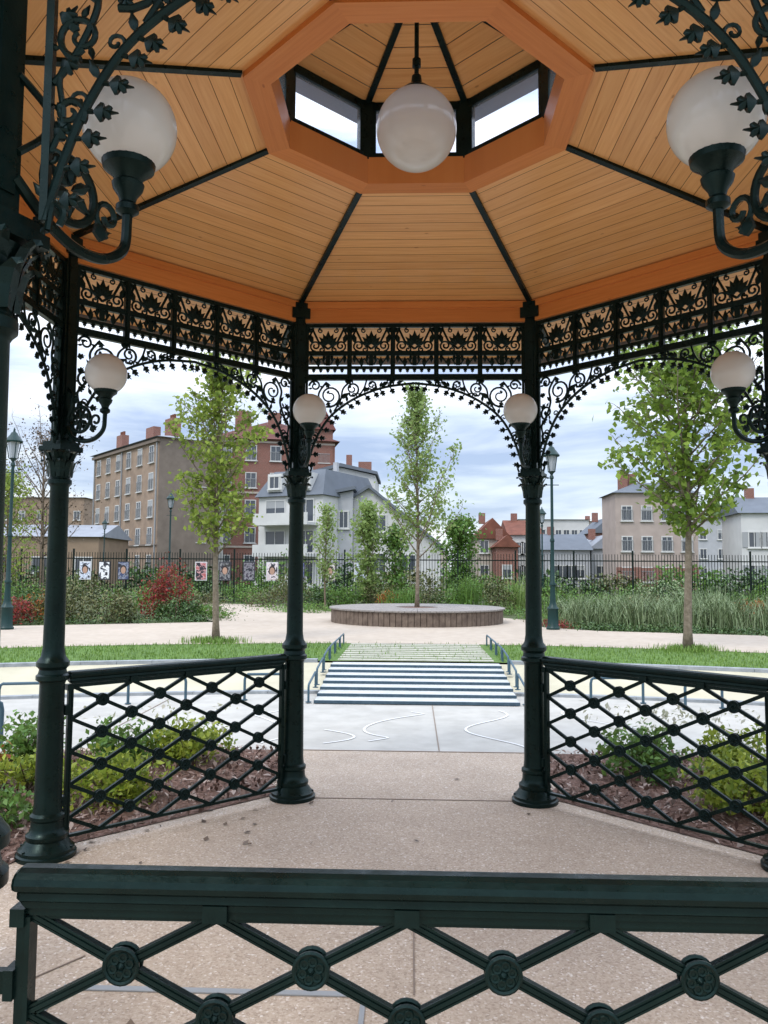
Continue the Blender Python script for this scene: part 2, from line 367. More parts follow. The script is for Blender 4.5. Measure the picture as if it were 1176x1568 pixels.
def spandrel(b,M):
    T=lambda P,r,seg=6: b.tube(P,r,seg,M)
    T([(p[0],0,p[1]) for p in arc],.010)
    b.box((.066,0,2.83),(.018,.018,.74),0,M)
    T(smooth([(.075,0,2.44),(.085,0,2.50),(.11,0,2.48),(.10,0,2.45)],5),.008)
    acc=0; nxt=.04; side=0
    for i in range(1,len(arc)-2):
        p,q=arc[i-1],arc[i]; dx,dz=q[0]-p[0],q[1]-p[1]; l=math.hypot(dx,dz); acc+=l
        if acc>=nxt:
            nxt+=.072; an=math.atan2(dz,dx)-pi/2+.35
            st=(q[0]+.020*math.cos(an),q[1]+.020*math.sin(an))
            T([(q[0],0,q[1]),(st[0],0,st[1])],.006,5)
            b.fanleaf(ivy,st,an,.048,M,0,.007,.009)
            an2=math.atan2(dz,dx)+pi*.30
            st2=(q[0]+.012*math.cos(an2),q[1]+.012*math.sin(an2))
            if q[0]<.75:
                if side%2:
                    sp_=spiral((q[0]+.030*math.cos(an2),q[1]+.030*math.sin(an2)),.024,.006,an2+pi,1.2,14); T(sp_,.005,5)
                else: T([(q[0],0,q[1]),(st2[0],0,st2[1])],.004,5); b.fanleaf(almond,st2,an2,.044,M,0,.005,.006)
            side+=1
    for c,r0,a0,tn in(((.245,3.04),.088,-pi*.6,1.6),((.135,2.89),.055,-pi*.5,-1.4),((.42,3.095),.056,-pi*.6,1.5),((.57,3.125),.038,-pi*.6,1.4),((.70,3.148),.024,-pi*.6,1.2),((.115,2.71),.036,-pi*.2,1.3),((.13,3.12),.045,pi,-1.4)):
        P=spiral(c,r0,r0*.20,a0,tn,26); T(P,[.0088*(1-.4*i/len(P)) for i in range(len(P))])
        b.fanleaf(ivy,(P[-1][0]-.012,P[-1][2]),random.random()*6,.028,M,0,.006,.008)
        for f in(.12,.34,.60):
            i=int(f*len(P)); p,q=P[i],P[i+1]; sg=1 if tn<0 else -1
            if r0<.04 and f in(.34,): continue
            an=math.atan2(q[2]-p[2],q[0]-p[0])+sg*pi/2.6
            b.fanleaf(ivy if r0>.08 else almond,(p[0]+.006*math.cos(an),p[2]+.006*math.sin(an)),an,max(.030,r0*.48),M,0,.005,.007)
    T(smooth([(.075,0,2.78),(.12,0,2.84),(.17,0,2.96),(.16,0,3.06),(.22,0,3.15)],6),.008)
    T(smooth([(.28,0,2.92),(.33,0,3.01),(.35,0,3.10),(.42,0,3.165)],6),.0075)
    T(smooth([(.47,0,3.04),(.51,0,3.10),(.53,0,3.165)],5),.007)
    T(smooth([(.075,0,2.62),(.10,0,2.70),(.09,0,2.80),(.14,0,2.86)],5),.007)
    for p,an,sz in(((.33,3.02),.6,.075),((.175,2.97),2.3,.050),((.50,3.085),.2,.06),((.63,3.12),.2,.055),((.08,3.02),.3,.045),((.09,2.81),.5,.045),((.36,3.16),-.5,.05),((.2,3.14),-.3,.05),((.09,2.92),.9,.045),((.085,2.65),.9,.04),((.76,3.14),.3,.05)):
        b.fanleaf(almond if sz>=.05 else ivy,p,an,sz,M,0,.006,.009)
def friezepanel(b,M,cx):
    m=lambda u,w,z:M(u+cx,w,z)
    for q in range(-3,4):
        an=pi/2+q*.40; l=.108 if q==0 else .098-.006*abs(q)
        b.fanleaf(almond,(0+.012*math.cos(an),3.435+.012*math.sin(an)),an,l*.88,m,0,.010,.006)
    for sg in(-1,1):
        b.tube([(0,0,3.41),(sg*.075,0,3.47),(sg*.125,0,3.575)],.009,5,m)
        b.tube([(sg*.115,0,3.575),(sg*.155,0,3.49)],.008,5,m)
        P=spiral((sg*.098,3.435),.044,.010,-pi/2,sg*1.4,16); b.tube(P,.0075,5,m)
        b.fanleaf(almond,(sg*.125,3.455),pi/2-sg*.2,.075,m,0,.008,.006)
        P=spiral((sg*.05,3.405),.024,.006,pi/2,sg*1.2,12); b.tube(P,.007,5,m)
        P=spiral((sg*.060,3.555),.020,.006,pi/2,-sg*1.2,12); b.tube(P,.0055,5,m)
        b.fanleaf(ivy,(sg*.148,3.578),-pi/2-sg*.3,.042,m,0,.008,.006)
        b.tube([(sg*.02,0,3.285),(sg*.05,0,3.335),(sg*.09,0,3.30),(sg*.125,0,3.35)],.008,5,m)
        b.fanleaf(almond,(sg*.075,3.27),pi/2,.07,m,0,.008,.006)
        b.fanleaf(almond,(sg*.13,3.365),-pi/2,.06,m,0,.008,.005)
        b.fanleaf(almond,(sg*.03,3.365),-pi/2,.05,m,0,.008,.005)
    b.box((0,0,3.325),(.034,.012,.09),0,m)
    for q in(-.11,-.055,0,.055,.11): b.fanleaf(ivy,(q,3.257),-pi/2,.034,m,0,.008,.004)
for i in range(8):
    M=sidemap(i); b=MB()
    for z,h,d in((3.592,.028,.03),(3.378,.028,.022),(3.360,.010,.03),(3.262,.022,.022),(3.192,.034,.026),(3.170,.014,.034)):
        b.box((0,0,z),(1.7,d,h),0,M)
    for q in range(6):
        u=-.84+.336*q; b.box((u,.0,3.39),(.036,.028,.40),0,M); b.box((u,0,3.39),(.014,.04,.40),0,M)
        b.fanleaf(ivy,(u,3.175),-pi/2,.042,M,0,.01,.008)
    for q in range(5): friezepanel(b,M,-.672+.336*q)
    b.obj("frieze",iron,band)
    b=MB(); spandrel(b,lambda u,w,z:M(-.9+u,w,z)); spandrel(b,lambda u,w,z:M(.9-u,w,z))
    b.obj("spandrel_lace",iron,band,True,45)
# roof
zE,zR=3.775,4.015; aR=.67*k8
def ringquad(b,i,a0,z0,a1,z1):
    c=[corner(i-1,a0),corner(i,a0),corner(i,a1),corner(i-1,a1)]
    h0=a0*math.tan(pi/8); h1=a1*math.tan(pi/8)
    b.add([(*c[0],z0),(*c[1],z0),(*c[2],z1),(*c[3],z1)],[(0,1,2,3)],[(-h0,a0),(h0,a0),(h1,a1),(-h1,a1)])
nb=15
def zat(ap): return zE+(zR-zE)*(a-ap)/(a-aR)
b=MB(); bk=MB(); rb=MB(); fa=MB(); top=MB(); ringm=MB()
def rib(bb,P,Q,w,h):
    P=Vector(P);Q=Vector(Q); d=(Q-P).normalized(); sd=d.cross(Vector((0,0,1))).normalized()*w/2; up=Vector((0,0,h))
    bb.add([P-sd,P+sd,Q+sd,Q-sd,P-sd+up,P+sd+up,Q+sd+up,Q-sd+up],[(0,1,2,3),(4,5,6,7),(0,1,5,4),(1,2,6,5),(2,3,7,6),(3,0,4,7)])
for i in range(8):
    for q in range(nb):
        p0=a-.02+(aR-.02-(a-.02))*q/nb; p1=a-.02+(aR-.02-(a-.02))*(q+1)/nb
        ringquad(b,i,p0,zat(p0),p1+.0035,zat(p1+.0035))
    ringquad(bk,i,a+.02,zat(a)+.004,aR-.04,zat(aR)+.008)
    for q in range(6):
        p0=a+.05+.11*q; p1=p0+.106; ze=lambda p:3.72-(p-a)*.27
        ringquad(b,i,p0,ze(p0),p1,ze(p1))
    ringquad(bk,i,a+.03,3.725,a+.72,3.725-.69*.27+.006)
    M=sidemap(i)
    fa.box((0,.0,3.69),(1.74,.05,.155),0,M)
    fa.box((0,-.035,3.745),(1.74,.022,.05),0,M)
    top.box((0,.73,3.54),(2*(a+.72)*math.tan(pi/8),.03,.12),0,M)
    ringquad(top,i,a+.74,3.60,.72,4.16)
    c0=corner(i,a-.03); c1=corner(i,aR+.01)
    rib(rb,(*c0,zE-.022),(*c1,zR-.018),.036,.06)
    co=corner(i,a+.05); c2=corner(i,a+.7); rib(rb,(*co,3.70),(*c2,3.70-.65*.27),.05,.04)
    ap_o,ap_i=aR+.005,.70*.985
    zb=zR-.028
    for (p0,z0,p1,z1) in((ap_o,zb,ap_i,zb),(ap_o,zb,ap_o,zR+.05),(ap_i,zb,ap_i-.0,4.15),(ap_i,4.15,ap_o,4.15)):
        ringquad(ringm,i,p0,z0,p1,z1)
b.obj("ceiling_boards",wood,band); bk.obj("board_backing",darkgap,band); rb.obj("ceiling_ribs",iron,band); fa.obj("fascia",wood2,band); top.obj("roof_covering",zinc,band)
ringm.obj("lantern_ring",wood2,band)
b=MB(); g=MB(); lb=MB(); tz=MB()
apw=.715
for i in range(8):
    M=sidemap(i,apw); hw=apw*math.tan(pi/8)
    g.box((0,0,4.32),(2*hw-.08,.006,.32),0,M)
    b.box((0,0,4.165),(2*hw-.02,.035,.03),0,M); b.box((0,0,4.47),(2*hw-.02,.035,.05),0,M)
    c=corner(i,apw); rot=math.radians(22.5+45*i); b.box((c[0],c[1],4.32),(.06,.10,.36),rot)
    for q in range(6):
        p0=.74-.74*q/6; p1=.74-.74*(q+1)/6+.004; zz=lambda p:4.74-.25*p/.74
        ringquad(lb,i,p0,zz(p0),max(p1,.004),zz(p1))
    ringquad(tz,i,.88,4.47,.005,4.84)
    rib(b,(*corner(i,.72),4.478),(*corner(i,.02),4.72),.035,.04)
b.lathe([(.05,4.66),(.05,4.74)],(0,0,0),16)
b.obj("lantern_frame",iron,band); g.obj("lantern_panes",frost,band); lb.obj("lantern_ceiling",wood,band); tz.obj("lantern_roof",zinc,band)
def sph(b,c,r,seg=40,rings=24,z0=-1):
    pr=[(max(r*math.cos(t),1e-4),r*math.sin(t)) for t in np.linspace(-pi/2,pi/2,rings)]
    b.lathe(pr,c,seg,False)
pl=empty("pendant_globe_lamp",(0,0,4.7))
b=MB(); sph(b,(0,0,3.92),.203,56,36); b.obj("globe",milk,pl,True)
b=MB(); b.tube([(0,0,4.15),(0,0,4.72)],.012,10); b.lathe([(.085,4.095),(.088,4.11),(.06,4.135),(.03,4.15),(.024,4.2),(.014,4.21)],(0,0,0),24); b.lathe([(.022,4.25),(.022,4.29)],(0,0,0),12); b.obj("rod_and_cap",iron,pl,True,35)
def rosette(b,M,c,r,w0,n=6,th=.012):
    for w1 in(1,-1):
        def m(u,w,z): return M(u,w0+w1*w,z)
        P=[(c[0]+r*math.cos(2*pi*i/20),th,c[1]+r*math.sin(2*pi*i/20)) for i in range(21)]
        b.tube(P,r*.14,6,m)
        for q in range(n):
            an=2*pi*q/n+.3; cc=(c[0]+r*.52*math.cos(an),c[1]+r*.52*math.sin(an))
            b.tube([(cc[0]+r*.24*math.cos(2*pi*i/8),th,cc[1]+r*.24*math.sin(2*pi*i/8)) for i in range(9)],r*.10,5,m)
        vs=[m(c[0],th+r*.3,c[1])]+[m(c[0]+r*.24*math.cos(2*pi*i/10),th,c[1]+r*.24*math.sin(2*pi*i/10)) for i in range(10)]
        b.add(vs,[(0,1+i,1+(i+1)%10) for i in range(10)])
        vs=[m(c[0],th,c[1])]+[m(c[0]+r*math.cos(2*pi*i/20),th,c[1]+r*math.sin(2*pi*i/20)) for i in range(20)]
        b.add(vs,[(0,1+i,1+(i+1)%20) for i in range(20)])
for j in range(8):
    x,y=corner(j,a); th=math.radians(22.5+45*j); ix,iy=-math.cos(th),-math.sin(th)
    M=lambda u,w,z,x=x,y=y,ix=ix,iy=iy:(x+ix*u-iy*w,y+iy*u+ix*w,z)
    e=empty("bracket_globe_lamp",(x,y,2.6))
    c=M(.345,0,2.862); b=MB(); sph(b,c,.122); b.obj("globe",milk,e,True)
    b=MB(); st_=0.0 if j not in(5,6) else -.05
    b.tube(smooth([(.045+st_,0,2.56),(.09,0,2.495),(.18,0,2.465),(.27,0,2.475),(.335,0,2.525),(.345,0,2.60),(.345,0,2.66)],7),[.014]*43,8,M)
    b.tube(smooth([(.045+st_,0,2.80),(.08,0,2.76),(.075,0,2.70),(.05+st_,0,2.62)],6),.009,6,M)
    P=spiral((.15,2.60),.078,.078,0,1,26); b.tube(P,.011,8,M)
    P=spiral((.275,2.585),.045,.012,-pi/2,-1.2,18); b.tube(P,.008,6,M)
    for q in range(6): b.fanleaf(almond,(.15+.01*math.cos(q*pi/3+.5),2.60+.01*math.sin(q*pi/3+.5)),q*pi/3+.5,.055,M,0,.012,.008)
    b.fanleaf(ivy,(.23,2.53),.3,.05,M,0,.01,.008); b.fanleaf(ivy,(.08,2.50),-2,.05,M,0,.01,.008); b.fanleaf(ivy,(.10,2.70),1.3,.05,M,0,.01,.008)
    b.lathe([(.016,2.62),(.03,2.63),(.03,2.645),(.02,2.655),(.024,2.67),(.038,2.69),(.042,2.705),(.034,2.712),(.045,2.73),(.066,2.746),(.070,2.766),(.054,2.77)],(c[0],c[1],0),24)
    b.obj("bracket_arm",iron,e,True,35)
def railing(i):
    M=sidemap(i,None,-.022 if i==6 else 0)
    e=empty("metal_railing",M(0,0,0)); b=MB()
    pf=[(-.030,1.012),(-.020,1.006),(-.020,.994),(.020,.994),(.020,1.006),(.030,1.012),(.028,1.026),(.040,1.034),(.044,1.046),(.040,1.058),(.028,1.067),(.012,1.072),(-.012,1.072),(-.028,1.067),(-.040,1.058),(-.044,1.046),(-.040,1.034),(-.028,1.026)]
    n=len(pf); vs=[];fs=[]
    for u,sc in((-.808,.86),(-.800,1),(.800,1),(.808,.86)): vs+=[M(u if z>1.03 else u*(.982 if z<1.0 else .992),w*sc,1.035+(z-1.035)*sc) for w,z in pf]
    for k_ in range(3):
        for q in range(n): fs.append((k_*n+q,k_*n+(q+1)%n,(k_+1)*n+(q+1)%n,(k_+1)*n+q))
    fs+=[tuple(range(n)),tuple(range(3*n,4*n))]; b.add(vs,fs)
    b.box((0,0,.984),(1.57,.026,.014),0,M); b.box((0,0,.088),(1.57,.026,.018),0,M); b.box((0,0,.973),(1.57,.016,.008),0,M)
    for sg in(-1,1):
        b.box((sg*.792,0,.53),(.026,.026,.90),0,M); b.box((sg*.78,0,.53),(.010,.036,.89),0,M)
        for z in(.30,.84):
            b.box((sg*.845,0,z),(.09,.02,.045),0,M); b.box((sg*.815,0,z),(.02,.045,.06),0,M)
            b.tube([(sg*.85,-.014,z),(sg*.85,.014,z)],.010,8,M)
        b.box((sg*.800,0,.975),(.03,.05,.036),0,M)
    ztop,hp=.978,.0985
    hx=.195
    def bar(p,q):
        d=Vector((q[0]-p[0],0,q[1]-p[1])); l=d.length; d.normalize(); nx,nz=-d.z,d.x
        for wd,th in((.022,.012),(.008,.021)):
            h=wd/2; vs=[]
            for (x,z) in(p,q):
                vs+=[M(x+nx*h,th/2,z+nz*h),M(x-nx*h,th/2,z-nz*h),M(x-nx*h,-th/2,z-nz*h),M(x+nx*h,-th/2,z+nz*h)]
            b.add(vs,[(0,1,2,3),(4,5,6,7),(0,1,5,4),(1,2,6,5),(2,3,7,6),(3,0,4,7)])
        for o in(.0088,-.0088):
            vs=[]
            for (x,z) in(p,q):
                for ww,oo in((.009,o-.0022),(.009,o+.0022),(-.009,o+.0022),(-.009,o-.0022)): vs.append(M(x+nx*oo,ww,z+nz*oo))
            b.add(vs,[(0,1,2,3),(4,5,6,7),(0,1,5,4),(1,2,6,5),(2,3,7,6),(3,0,4,7)])
    for sg in(1,-1):
        for q in range(-5,9):
            u=-.78+.39*q; t0=0;t1=9
            lo,hi=-.78,.78
            def U(t): return u+sg*hx*t
            ts=[t for t in (( lo-u)/(sg*hx),(hi-u)/(sg*hx))]; t0=max(t0,min(ts)); t1=min(t1,max(ts))
            if t1-t0<.2: continue
            bar((U(t0),ztop-hp*t0),(U(t1),ztop-hp*t1))
    for rrow in range(0,9):
        for q in range(0,9):
            u=-.78+hx*q
            if (q+rrow)%2==1 or not(-.77<u<.77): continue
            if rrow==0:
                b.box((u,0,.992),(.05,.062,.034),0,M)
                rosette(b,M,(u,.993),.012,.022,5,.006); continue
            rosette(b,M,(u,ztop-hp*rrow),.0345,0)
    b.obj("panel",iron,e)
for i in(1,3,5,6,7): railing(i)

# ------------------------------------------------------------ vegetation
def tree(name,loc,H,crown0,rad,leafm,barkm,nl,ls,nb=34,trunk=.07,spread=.16,shape='oval',fork=.45,lean=(0,0)):
    e=empty(name,loc); b=MB(); x,y,z=loc
    tp=[(x+lean[0]*t+.03*math.sin(5*t+x),y+lean[1]*t+.03*math.cos(4*t),z-.03+(H*.96)*t) for t in np.linspace(0,1,14)]
    b.tube(tp,[trunk*(1-.88*t)*(1.35 if t==0 else 1) for t in np.linspace(0,1,14)],8)
    C=[]; 
    def P(t):
        f=t*13; i=min(int(f),12); w=f-i; return Vector(tp[i]).lerp(Vector(tp[i+1]),w)
    for q in range(nb):
        f=(q+.5)/nb; t=crown0+(.97-crown0)*f; p=P(t)
        an=q*2.4+random.uniform(-.4,.4)
        if shape=='oval': w=math.sin(pi*min(1,(.18+f*.82)))**.7
        elif shape=='cone': w=(1-f)**.75*.95+.12
        else: w=.55+.45*math.sin(pi*f)
        l=rad*w*random.uniform(.55,1.2); rise=fork*(1+.9*f)*random.uniform(.7,1.2)
        pts=[p]; d=Vector((math.cos(an),math.sin(an),rise)).normalized(); cur=p.copy(); sg=6
        for k in range(sg):
            d=(d+Vector((random.uniform(-.12,.12),random.uniform(-.12,.12),.05+random.uniform(-.1,.14)))).normalized(); cur=cur+d*l/sg*1.15; pts.append(cur.copy())
        r0=trunk*.35*(1-.6*t); b.tube(pts,[r0*(1-.85*k/sg)+.003 for k in range(sg+1)],5)
        for k in range(1,sg+1):
            for mlt in range(3):
                bd=Vector((random.uniform(-1,1),random.uniform(-1,1),random.uniform(-.3,.8))).normalized()*l*.28*random.uniform(.5,1.1)*(1.15-.1*k)
                tip=pts[k]+bd; b.tube([pts[k],pts[k]+bd*.5+Vector((0,0,.02)),tip],[.006,.005,.003],3)
                wgt=random.random()
                if wgt>.30: C.append((pts[k].lerp(tip,.6),wgt**1.5)); C.append((tip,1.3*wgt**1.5))
    b.obj("trunk_and_branches",barkm,e,True)
    cs=np.array([c for c,_ in C]); ws=np.array([w for _,w in C]); ws/=ws.sum()
    idx=rng.choice(len(cs),nl,p=ws); pos=cs[idx]+rng.normal(size=(nl,3))*spread*np.array([1,1,.75])*(.35+rng.random((nl,1)))
    V,n=leaves(pos,ls,.35,.7); npmesh("leaves",V,n,leafm,e); return e
tree("maple_tree",(-3.93,11.9,.25),5.9,.30,1.35,lf_y,bark2,5200,.10,38,.07,.11,'oval',.8)
tree("maple_tree",(5.12,11.1,.25),5.8,.38,1.85,lf_m,bark2,6600,.125,40,.082,.13,'col',.6)
tree("young_tree",(.13,19,.62),6.7,.22,1.75,lf_l,bark2,4600,.105,40,.065,.13,'cone',.85)
tree("tall_shrub",(-1.75,27.5,.22),4.2,.05,1.2,lf_l,bark,2600,.15,26,.04,.2,'oval',1.6)
tree("tall_shrub",(-.7,28,.22),3.3,.05,1.0,lf_g,bark,1800,.14,22,.04,.2,'oval',1.4)
tree("green_tree",(2.3,34.5,.25),4.1,.12,1.35,lf_g,bark,3600,.17,26,.07,.26,'oval',.5)
tree("spring_tree",(-3.1,24.5,.25),4.0,.25,.75,lf_l,bark,1500,.10,22,.04,.15,'oval',.7)
tree("bare_tree",(-17.5,33,.25),8.2,.25,3.2,lf_br,bark,1800,.10,34,.12,.3,'oval',.8)
tree("bare_tree",(-22,36,.25),7,.25,3.0,lf_ol,bark,2600,.13,30,.12,.3,'oval',.8)
tree("young_tree",(15.5,24,.25),5.2,.3,1.5,lf_g,bark,3000,.13,26,.08,.2,'oval',.7)
tree("spring_tree",(-14.5,24,.25),5.0,.2,1.6,lf_y,bark,2200,.11,24,.07,.22,'oval',.7)

def shrub(name,loc,rx,ry,h,m,n,ls,clump=14,flat=.3):
    e=empty(name,loc); x,y,z=loc
    th=rng.random(clump)*2*pi; rr=np.sqrt(rng.random(clump))*.75
    cc=np.stack([rr*np.cos(th)*rx,rr*np.sin(th)*ry,h*(.26+.50*rng.random(clump))*(1-.45*rr)],1)
    i=rng.integers(0,clump,n); d=rng.normal(size=(n,3)); d/=np.linalg.norm(d,axis=1)[:,None]
    rad=(.45+.65*rng.random((n,1))**.7); sz=np.array([rx*.36,ry*.36,h*.34])*(.6+.7*rng.random((clump,1)))[i]
    p=cc[i]+d*rad*sz; p[:,2]=np.abs(p[:,2]); p+=np.array([x,y,z])
    V,k=leaves(p,ls,.4,.6); npmesh("leaves",V,k,m,e)
    b=MB()
    for q in range(min(clump,16)):
        b.tube([(x,y,z-.02),(x+cc[q][0]*.5,y+cc[q][1]*.5,z+cc[q][2]*.6),(x+cc[q][0],y+cc[q][1],z+cc[q][2]+h*.12)],[.012,.008,.003],4)
    b.obj("stems",bark,e); return e
def bed(sg):
    P=[(.98,2.30),(1.12,2.55),(1.14,3.72),(2.6,3.74),(3.8,3.30),(4.6,2.5),(5.1,1.3),(5.1,.3),(2.40,.3),(2.28,.92)]
    P=[(sg*x,y) for x,y in P]
    if sg<0: P=P[::-1]
    sheet("planting_bed",P,.006,mulch)
    n=4800; C=[]
    def inside(x,y):
        x=abs(x); c=False; Q=[(abs(u),v) for u,v in P]; j=len(Q)-1
        for i in range(len(Q)):
            if (Q[i][1]>y)!=(Q[j][1]>y) and x<(Q[j][0]-Q[i][0])*(y-Q[i][1])/(Q[j][1]-Q[i][1])+Q[i][0]: c=not c
            j=i
        return c
    while len(C)<n:
        x,y=random.uniform(.95,5.1),random.uniform(.3,3.75)
        if inside(x,y): C.append((sg*x,y,.015+.03*random.random()))
    V,k=leaves(np.array(C),.052,1.5,.45,.7); npmesh("bark_chips",V,k,chipm)
bed(-1); bed(1)
sh=shrub
sh("lime_shrub",(-2.22,2.00,.01),.42,.36,.42,lf_lime,1500,.052,24)
sh("lime_shrub",(-1.95,3.15,.01),.40,.34,.42,lf_lime,1300,.055,22)
sh("green_shrub",(-2.55,3.05,.01),.40,.36,.40,lf_g,1000,.055,18)
sh("green_shrub",(-3.35,3.0,.01),.42,.38,.45,lf_g,1000,.06)
sh("lime_shrub",(-2.95,2.25,.01),.36,.34,.36,lf_lime,900,.055)
sh("purple_shrub",(-3.45,2.30,.01),.30,.28,.55,lf_o,350,.06)
sh("green_shrub",(-2.75,1.35,.01),.32,.3,.28,lf_g,700,.05)
sh("lime_shrub",(2.30,1.95,.01),.46,.40,.46,lf_lime,1700,.052,24)
sh("lime_shrub",(2.55,1.35,.01),.32,.28,.36,lf_lime,900,.055)
sh("green_shrub",(1.95,2.95,.01),.42,.36,.48,lf_g,1300,.055,22)
sh("lime_shrub",(2.75,2.9,.01),.4,.36,.50,lf_lime,1100,.058)
sh("green_shrub",(3.0,2.1,.01),.5,.4,.5,lf_g,1200,.06)
C=np.array([(2.2+random.gauss(0,.38),2.95+random.gauss(0,.25),.42+random.random()*.14) for _ in range(190)]+[(-2.2+random.gauss(0,.4),3.1+random.gauss(0,.3),.36+random.random()*.12) for _ in range(80)])
V,k=leaves(C,.05,1); npmesh("pale_young_leaves",V,k,leafmat("leaf_pale",(.45,.42,.35),(.5,.5,.38),(.6,.58,.45),.3))
C=[]
for _ in range(15000):
    x=random.uniform(-9,9)
    if -1.3<x<1.4: 
        if random.random()>.10: continue
    C.append((x,cv(random.uniform(8.97,12.0),x),.26))
V,k=blades(np.array(C),.06,.012,.5); npmesh("lawn_blades",V,k,grassb)
for tx,ty in((-3.93,11.85),(5.12,11.06)):
    C=np.array([(tx+random.gauss(0,.28),ty+random.gauss(0,.2),.26) for _ in range(700)]); V,k=blades(C,.13,.014,.6); npmesh("grass_tuft",V,k,grassb)
def rnd(a,b): return random.uniform(a,b)
for x,y,rx,h,m,nn in((-8.3,17.6,.9,1.1,lf_ol,1500),(-9.6,18.2,1.0,1.2,lf_ol,1500),(-11.2,18.5,1.2,1.0,lf_d,1500),(-6.9,19.3,.8,.8,lf_d,1200),(-6.0,19.6,.7,.5,lf_g,800),
    (-12.5,20.5,1.2,1.3,lf_g,1600),(-9.0,21.5,1.2,1.2,lf_g,1500),(-11.5,22.5,1.4,1.6,lf_ol,1500),(-14.5,20,1.2,1.0,lf_d,1200),(-7.6,24.5,.9,.9,lf_ol,1000),(-8.9,26.5,1,1,lf_g,1000),(-5.6,27.5,1,.9,lf_ol,900),(-6.9,29.5,1.2,1.0,lf_g,900)):
    sh("garden_shrub",(x,y,.23),rx,rx*.8,h,m,nn,.085,18)
sh("red_shrub",(-7.5,20.3,.23),.85,.6,2.0,lf_r,2300,.085,22)
sh("red_shrub",(-10.6,17.0,.23),.7,.5,.85,lf_r,1100,.075,14)
sh("orange_shrub",(-10.2,18.0,.23),.6,.5,1.15,lf_o,900,.075,14)
sh("red_shrub",(-13.0,18.0,.23),.8,.5,1.0,lf_r,900,.08,14)
def cover(name,pts,n,m,ls,h):
    C=[]; 
    for _ in range(n):
        a0=random.choice(pts); C.append((a0[0]+random.gauss(0,a0[2]),a0[1]+random.gauss(0,a0[3]),.23+abs(random.gauss(0,h))))
    V,k=leaves(np.array(C),ls,.8,.6); return npmesh(name,V,k,m)
cover("groundcover",[(-6.3,18.6,.5,.3),(-7.6,18.2,.8,.4),(-9.3,17.3,1,.3),(-12,17,1.3,.5),(-6.8,21.5,.6,1),(-8,25,.8,1.2)],5000,lf_d,.06,.10)
cover("groundcover",[(4.8,16.6,.5,.3),(6,16.2,.8,.3),(8,15.7,1.0,.3),(10.5,15,1.2,.4)],4500,lf_d,.06,.09)
cover("red_groundcover",[(3.7,18.3,.25,.5),(3.9,17.2,.2,.3)],900,lf_r,.06,.08)
cover("groundcover",[(3.9,20.3,.4,1.0),(-3.6,23.5,.7,.4),(-4.3,25.0,.7,.8),(2.6,23.6,.9,.3),(0,24.2,1.5,.3)],4500,lf_g,.07,.16)
for x,y,h in((4.7,17.8,.85),(5.7,17.3,.95),(6.8,17.0,.85),(7.9,16.8,1.0),(9.0,16.4,.85),(10.2,16.2,1.1),(11.5,16,1.1),(6.2,18.6,1.0),(8.2,18.6,1.15),(10.4,18.2,1.0),(12.4,17.8,1.2),(5.0,19.8,.9)):
    C=np.array([(x+random.gauss(0,.38),y+random.gauss(0,.32),.22) for _ in range(420)]); V,k=blades(C,h*.9,.02,1.0); npmesh("ornamental_grass",V,k,lf_gr)
    sh("feathery_shrub",(x+rnd(-.3,.3),y+.2,.22),.62,.5,h*.95,lf_gr if int(x*10)%3 else lf_ol,900,.06,16)
vr=random.Random(11)
for x in np.arange(-4.6,15,.85):
    y=26.2+vr.uniform(-1.3,1.8); m=vr.choice([lf_g,lf_d,lf_l,lf_gr,lf_ol,lf_g]); h=vr.uniform(.85,1.7)
    if x>4: y-=3+vr.random()*2
    sh("border_shrub",(x,y,.22),vr.uniform(.6,1.0),.6,h,m,950,.09,14)
    if vr.random()<.3:
        C=np.array([(x+random.gauss(0,.35),y-.4+random.gauss(0,.25),.22) for _ in range(140)]); V,k=blades(C,h*.9,.022,.6); npmesh("tall_grass_clump",V,k,vr.choice([lf_l,lf_g,lf_gr]))
sh("orange_shrub",(-.9,25.2,.23),.5,.4,.8,lf_o,500,.08,12); sh("orange_shrub",(10.5,21.2,.23),.6,.4,.9,lf_o,500,.08,12)
for x in np.arange(-30,30,2.0):
    yy=33.2-.05*x+rnd(-.3,.5); m=random.choice([lf_d,lf_g,lf_ol,lf_g]); hh=rnd(.9,1.9)
    sh("hedge_shrub",(x,yy,.22),1.3,.8,hh,m,650,.14,12)
for x in np.arange(-60,64,4.0):
    sh("background_hedge",(x,42+rnd(-1,3),.22),2.6,1.8,rnd(1.5,2.6),random.choice([lf_d,lf_g,lf_d,lf_ol]),800,.26,14)

# ------------------------------------------------------------ planter
e=empty("round_planter_bench",(.13,18.97,.25)); cx,cy,rp=.13,18.97,2.45
b=MB()
nS=96
for q in range(nS):
    an=2*pi*q/nS; b.box((cx+(rp-.02)*math.cos(an),cy+(rp-.02)*math.sin(an),.44),(.03,2*pi*rp/nS-.018,.36),an)
b.lathe([(rp-.05,.24),(rp-.05,.62)],(cx,cy,0),64,False); b.obj("slat_cladding",plankm,e)
b=MB()
for q in range(nS):
    an=2*pi*(q+.5)/nS; r0_,r1_=.6,rp+.05; w0_,w1_=2*pi*.6/nS-.006,2*pi*r1_/nS-.012
    ca,sa=math.cos(an),math.sin(an)
    f=lambda r,w,z:(cx+r*ca-w*sa,cy+r*sa+w*ca,z)
    vs=[f(r0_,-w0_/2,.645),f(r0_,w0_/2,.645),f(r1_,w1_/2,.645),f(r1_,-w1_/2,.645),f(r0_,-w0_/2,.68),f(r0_,w0_/2,.68),f(r1_,w1_/2,.68),f(r1_,-w1_/2,.68)]
    b.add(vs,[(0,1,2,3),(4,5,6,7),(0,1,5,4),(1,2,6,5),(2,3,7,6),(3,0,4,7)])
